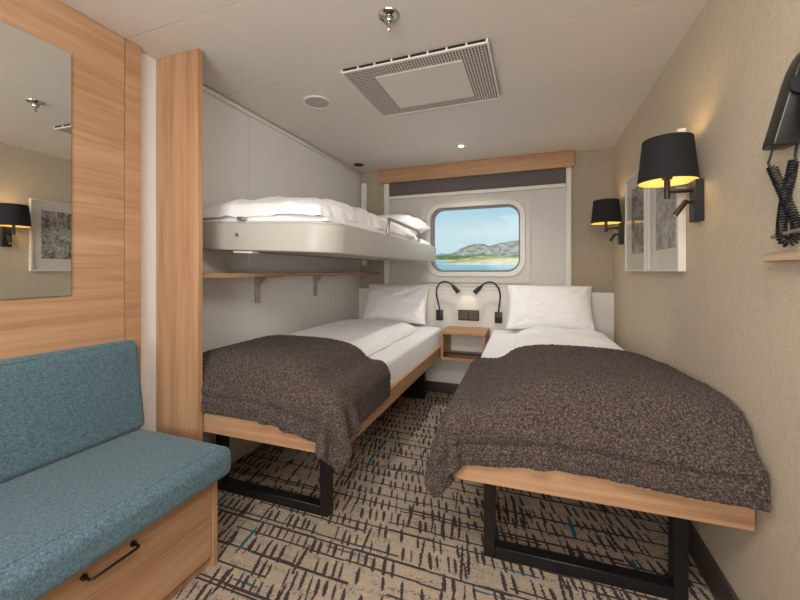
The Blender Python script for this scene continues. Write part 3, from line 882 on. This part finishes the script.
# ------------------------------------------------------------------ wall phone, cord hook, ledge
TO = (XR, 1.15, 1.46)
t = thing('wall_telephone', 'black wall phone at the right edge with a coiled cord', 'telephone', TO)
pr = [(.526, 1.452), (.530, 1.470), (.562, 1.60), (.572, 1.635), (.582, 1.66), (.597, 1.685), (.597, 1.50), (.592, 1.46), (.566, 1.449)]
b = nb(); prism(b, [(x+.004, 1.122, z-.012) for x, z in pr], (0, .050, 0)); bevel_all(b, .004, 3, .5)
obj('handset', b, PHONE, t, TO)
b = nb(); lathe(b, [(.0, 0), (.018, 0), (.022, .006), (.022, .010), (0, .010)], (0, 0, 0), 28)
bmesh.ops.rotate(b, matrix=Matrix.Rotation(PI/2, 3, 'X'), verts=b.verts[:]); bmesh.ops.translate(b, vec=(.578, 1.123, 1.575), verts=b.verts[:])
obj('earpiece', b, CORD, t, TO)
obj('cradle', box(nb(), .575, XR, 1.02, 1.112, 1.47, 1.72, .006, 3), PHONE, t, TO)
path = spline([(0.5501, 1.1600, 1.4565), (0.5472, 1.1680, 1.4223), (0.5424, 1.1660, 1.4074), (0.5454, 1.1620, 1.3937)], 6)
cpts = spline([(0.5477, 1.1650, 1.3967), (0.5596, 1.1600, 1.3527), (0.5703, 1.1550, 1.3119), (0.5807, 1.1500, 1.2719), (0.5880, 1.1500, 1.2381), (0.5835, 1.1520, 1.2168), (0.5726, 1.1560, 1.2078), (0.5652, 1.1600, 1.2205), (0.5677, 1.1650, 1.2600), (0.5768, 1.1720, 1.3146), (0.5862, 1.1720, 1.3679), (0.5901, 1.1650, 1.4096)], 14)
hel = list(path)
acc = 0; a_ = None
for i in range(len(cpts)-1):
    p, q = cpts[i], cpts[i+1]; d = (q-p)
    if a_ is None: a_, b_ = frame_of(d)
    dn = d.normalized(); a_ = (a_-dn*a_.dot(dn)).normalized(); b_ = dn.cross(a_)
    n = max(2, int(d.length/.0007))
    for k in range(n):
        f = k/n; ang = (acc+d.length*f)/.0066*2*PI
        hel.append(p+d*f+(a_*math.cos(ang)+b_*math.sin(ang))*.0088)
    acc += d.length
hel += [Vector((0.5894, 1.1600, 1.4203)), Vector((0.5898, 1.1500, 1.4579))]
obj('coiled_cord', tube(nb(), hel, .0027, 8), CORD, t, TO)
KO = (XR, 1.16, 1.23)
b = nb(); tube(b, spline([(0.5581, 1.1850, 1.2253), (0.5630, 1.1670, 1.2280), (0.5690, 1.1450, 1.2311), (0.5754, 1.1150, 1.2344), (XR-.004, 1.08, 1.235)], 5), .0052, 10)
tag(obj('cord_hook', b, STEEL, None, KO), 'thin grey hook bar holding up the coiled phone cord', 'hook')
tag(obj('wall_ledge', box(nb(), .567, XR, .30, 1.248, 1.165, 1.186, .0015, 1), WPALE, None, (XR, .8, 1.165)),
    'short pale oak ledge on the beige wall below the phone cord', 'ledge')

# ------------------------------------------------------------------ ceiling fittings
VO = (-.545, 1.875, H)
t = thing('ceiling_vent', 'square slotted air vent in the ceiling', 'vent', VO)
vx0, vx1, vy0, vy1, vz = -.900, -.192, 1.606, 2.142, H-.016
b = nb(); box(b, vx0, vx1, vy0-.002, vy1, vz+.0005, H-.0005)
obj('gap_shade', b, DARK, t, VO)  # solid dark block, its colour standing for shade in the gap above the plate
b = nb(); box(b, vx0, vx1, vy0, vy1, vz-.003, vz, .001, 1)
obj('slotted_plate', b, VENTG, t, VO)
b = nb()
for a in ((vx0-.004, vx1+.004, vy0-.006, vy0+.004), (vx0-.004, vx1+.004, vy1-.004, vy1+.006), (vx0-.006, vx0+.003, vy0+.004, vy1-.004), (vx1-.003, vx1+.006, vy0+.004, vy1-.004)):
    box(b, *a, vz-.006, vz+.002, .001, 1)
obj('rim', b, TRIM, t, VO)
for x in np.linspace(vx0+.002, vx1-.002, 9): obj('spacer', box(nb(), x-.004, x+.004, vy0-.005, vy0+.002, vz+.002, H-.001), TRIM, t, VO)
obj('centre_panel', box(nb(), -.758, -.316, 1.690, 2.062, vz-.009, vz-.0032, .002, 1), CEIL, t, VO)
PO_ = (-.535, 1.326, H)
t = thing('sprinkler', 'small chrome fire sprinkler in the ceiling nearest the camera', 'sprinkler', PO_)
obj('escutcheon', lathe(nb(), [(.043, 0), (.041, -.005), (.033, -.003), (.022, -.009), (.012, -.012), (0, -.012)], PO_, 36), CHROME, t, PO_)
b = nb(); lathe(b, [(.018, -.010), (.019, -.022), (.016, -.030), (.007, -.032), (.006, -.052), (.0075, -.056), (.004, -.062), (0, -.063)], PO_, 24)
obj('nozzle', b, CHROME, t, PO_)
SP = (-1.208, 1.862, H)
t = thing('ceiling_speaker', 'round flush speaker in the ceiling above the upper bunk', 'speaker', SP)
obj('ring', lathe(nb(), [(.083, -.0005), (.082, -.006), (.074, -.008), (.070, -.006), (.070, -.001)], SP, 44), TRIM, t, SP)
obj('mesh', lathe(nb(), [(.0698, -.004), (.04, -.0065), (0, -.007)], SP, 44), SPKG, t, SP)
DO = (-.555, 2.916, H)
t = thing('downlight', 'small lit recessed downlight in the ceiling before the valance', 'downlight', DO)
obj('ring', lathe(nb(), [(.062, -.0005), (.060, -.005), (.045, -.006), (.024, -.002), (.022, -.001)], DO, 40), TRIM, t, DO)
obj('lens', lathe(nb(), [(.0218, -.003), (.012, -.0045), (0, -.005)], DO, 30), DGLOW, t, DO)
AO = (-1.555, 3.09, H)
t = thing('air_valve', 'dark round air valve in the ceiling corner over the bunk', 'vent', AO)
obj('ring', lathe(nb(), [(.050, -.0005), (.049, -.006), (.042, -.007), (.040, -.002)], AO, 32), SKIRT, t, AO)
obj('disc', lathe(nb(), [(.0395, -.003), (.03, -.010), (.015, -.012), (0, -.012)], AO, 32), DARK, t, AO)

# ------------------------------------------------------------------ outside: water, sand spit, trees, hills
cs, sn = math.cos(CT), math.sin(CT)
def out_pt(X, Z, z): return (X*cs-Z*sn, X*sn+Z*cs, z)
wz = lambda Z: 1.14-.62+.0330*(Z-20)
def patch(name, X0, X1, Z0, Z1, fn, nx, nz, mat):
    b = nb()
    P = np.zeros((nx, nz, 3))
    for i, X in enumerate(np.linspace(X0, X1, nx)):
        for j, Z in enumerate(np.linspace(Z0, Z1, nz)): P[i, j] = out_pt(X, Z, fn(X, Z))
    grid_mesh(b, P)
    return struct(name, b, mat, ang=180)
t_ = NT('sea_water'); c_ = t_.ramp(t_.noise(t_.map(t_.co, (.05, .3, 1)), 1, 3), [(.35, srgb(120, 158, 164)), (.65, srgb(152, 184, 186))])
SEA = t_.bsdf(c_, .5, 0, t_.bump(t_.noise(t_.map(t_.co, (.6, 2, 1)), 1, 3), .3, .1), .2)
patch('water', -160, 220, 16, 300, lambda X, Z: wz(Z), 20, 40, SEA)
HILL = terrain('hill_rock', [(.36, srgb(84, 94, 72)), (.46, srgb(116, 118, 106)), (.54, srgb(150, 145, 136)), (.70, srgb(184, 176, 164))], .16)
WOODS = terrain('shore_woods', [(.35, srgb(60, 78, 48)), (.6, srgb(104, 118, 72)), (.75, srgb(132, 138, 90))], .5)
SAND = terrain('sand', [(.3, srgb(158, 146, 122)), (.5, srgb(190, 176, 150)), (.7, srgb(212, 200, 174))], .5)
DUNE = terrain('dune_grass', [(.35, srgb(118, 124, 72)), (.6, srgb(168, 160, 104)), (.75, srgb(206, 190, 140))], .35)
def ridge(X):
    """height of the crest above eye level, by distance along the shore"""
    pts = [(5.5, 15.3), (35.0, 15.8), (43.7, 18.6), (54.6, 19.5), (61.2, 20.8), (67.8, 24.6), (74.3, 27.5), (80.9, 29.2), (87.4, 29.9), (91.8, 28.4), (95.1, 27.3), (99.5, 29.0), (106.0, 30.4), (114.8, 31.5), (122.4, 33.2), (130.1, 33.9), (142.1, 31.7), (158.5, 26.2), (185.8, 18.6)]
    for (a, b_), (c, d) in zip(pts, pts[1:]):
        if a <= X <= c: return b_+(d-b_)*(X-a)/(c-a)
    return 14
def hillf(X, Z):
    t = min(1, max(0, (Z-296)/104)); k = t*t*(3-2*t)*.6+t*.4
    if Z > 400: k = max(0, 1-((Z-400)/90)**2)
    top = ridge(X)
    n = noise.fractal(Vector((X*.045, Z*.045, 3)), .75, 2.1, 6)
    g = noise.fractal(Vector((X*.09, Z*.02, 9)), .8, 2.0, 4)
    return 8.5+(top-8.5+1.14)*k+(n*3.6+g*2.2)*k*(1.15-k)*1.6
patch('hills', 0, 190, 296, 480, hillf, 220, 90, HILL)
def treef(X, Z):
    n = noise.fractal(Vector((X*.25, Z*.25, 1)), .7, 2.0, 4)
    k = 1-((Z-285)/24)**2
    return wz(Z)-.5+max(0, k)*(4.0+1.2*n)+.9*noise.noise(Vector((X*.8, Z*.8, 2)))*max(0, k)
patch('shore_trees', 0, 150, 262, 308, treef, 200, 24, WOODS)
def spitf(X, Z):
    # a tongue of sand coming in from the right
    x0 = 11.5+.03*(Z-70)+2.5*math.sin(Z*.13)
    k = min(1, max(0, (X-x0)/14)); e = max(0, 1-((Z-88)/(4+9*k))**2)
    return wz(Z)-.25+(.22+1.5*k*e)*min(1, e*3)*(1 if X > x0 else max(0, 1-(x0-X)/3)) + .1*noise.noise(Vector((X*.5, Z*.5, 0)))
patch('sand_spit', 8, 60, 68, 118, spitf, 90, 60, SAND)
def dunef(X, Z):
    x0 = 17+3*math.sin(Z*.09); k = min(1, max(0, (X-x0)/12)); e = max(0, 1-((Z-128)/26)**2)
    return wz(Z)-.3+k*e*(2.3+.9*noise.fractal(Vector((X*.2, Z*.2, 5)), .7, 2, 4))
patch('dunes', 14, 80, 100, 156, dunef, 90, 50, DUNE)
def beachf(X, Z):
    e = max(0, 1-((Z-246)/26)**2)
    return wz(Z)-.4+e*1.1+.15*noise.noise(Vector((X*.2, Z*.2, 8)))
patch('beach', 0, 130, 218, 274, beachf, 80, 24, SAND)

# ------------------------------------------------------------------ sky, sun, added fill, lamps
W = bpy.data.worlds.new('sky'); S.world = W; W.use_nodes = True
nt = W.node_tree; nt.nodes.clear()
wo = nt.nodes.new('ShaderNodeOutputWorld'); bg = nt.nodes.new('ShaderNodeBackground')
tc = nt.nodes.new('ShaderNodeTexCoord'); sx = nt.nodes.new('ShaderNodeSeparateXYZ'); rp = nt.nodes.new('ShaderNodeValToRGB')
mp = nt.nodes.new('ShaderNodeMapping'); mp.inputs['Scale'].default_value = (3, 3, 30)
nz = nt.nodes.new('ShaderNodeTexNoise'); nz.inputs['Scale'].default_value = 1.4; nz.inputs['Detail'].default_value = 4
r2_ = nt.nodes.new('ShaderNodeValToRGB'); mx = nt.nodes.new('ShaderNodeMix'); mx.data_type = 'RGBA'
nt.links.new(tc.outputs['Generated'], sx.inputs[0]); nt.links.new(sx.outputs['Z'], rp.inputs[0])
e = rp.color_ramp.elements
e[0].position = .0; e[0].color = srgb(182, 218, 230); e[1].position = .35; e[1].color = srgb(112, 178, 214)
q = e.new(.055); q.color = srgb(196, 225, 232); q = e.new(.105); q.color = srgb(200, 226, 232); q = e.new(.150); q.color = srgb(176, 215, 228)
nt.links.new(tc.outputs['Generated'], mp.inputs[0]); nt.links.new(mp.outputs[0], nz.inputs['Vector'])
r2_.color_ramp.elements[0].position = .52; r2_.color_ramp.elements[0].color = (0, 0, 0, 1)
r2_.color_ramp.elements[1].position = .75; r2_.color_ramp.elements[1].color = (.6, .6, .6, 1)
nt.links.new(nz.outputs['Fac'], r2_.inputs[0]); nt.links.new(r2_.outputs[0], mx.inputs[0])
nt.links.new(rp.outputs[0], mx.inputs[6]); mx.inputs[7].default_value = srgb(226, 236, 238)
nt.links.new(mx.outputs[2], bg.inputs[0]); bg.inputs[1].default_value = .84
nt.links.new(bg.outputs[0], wo.inputs[0])

def light(name, typ, loc, aim, energy, color=(1, 1, 1), **k):
    L = bpy.data.lights.new(name, typ); L.energy = energy; L.color = color
    for a, v in k.items(): setattr(L, a, v)
    o = bpy.data.objects.new(name, L); COL.objects.link(o); o.location = loc
    o.rotation_euler = (Vector(aim)-Vector(loc)).to_track_quat('-Z', 'Y').to_euler(); return o
light('sun', 'SUN', (0, -50, 60), (10, 40, 0), 4.2, (1, .96, .9), angle=.02)
# added area lights out of view fill the cabin; then the downlight's own beam
light('overhead_fill', 'AREA', (.0, .15, 2.11), (-.25, .75, 0), 30, (1, .985, .965), shape='RECTANGLE', size=1.2, size_y=.7)  # overhead fill added out of view, no panel modelled
light('frontal_fill', 'AREA', (-.35, -1.4, 1.55), (-.6, 2.2, 1.3), 17, (1, .985, .965), shape='RECTANGLE', size=1.3, size_y=1.1)  # frontal fill added behind the camera, no doorway there
light('ceiling_fill', 'AREA', (-.5, -.65, 1.15), (-.40, 1.8, 2.14), 15, (1, .985, .965), shape='RECTANGLE', size=.7, size_y=.5)  # upward fill added to brighten the ceiling, no lamp stands there
light('downlight_beam', 'SPOT', (DO[0], DO[1], H-.008), (DO[0], DO[1]-.1, 0), 34, (1, .95, .88), spot_size=2.2, spot_blend=.9, shadow_soft_size=.03)

# ------------------------------------------------------------------ camera and view
cam = bpy.data.cameras.new('camera'); co = bpy.data.objects.new('camera', cam); COL.objects.link(co)
co.location = (0, 0, 1.14); co.rotation_euler = (PI/2, 0, CT)
cam.sensor_fit = 'HORIZONTAL'; cam.sensor_width = 36; cam.lens = 366/800*36; cam.shift_y = -29/800; cam.clip_start = .02; cam.clip_end = 2000
S.camera = co
S.view_settings.view_transform = 'Standard'; S.view_settings.look = 'None'; S.view_settings.gamma = 1
S.view_settings.use_curve_mapping = False; S.view_settings.exposure = .27
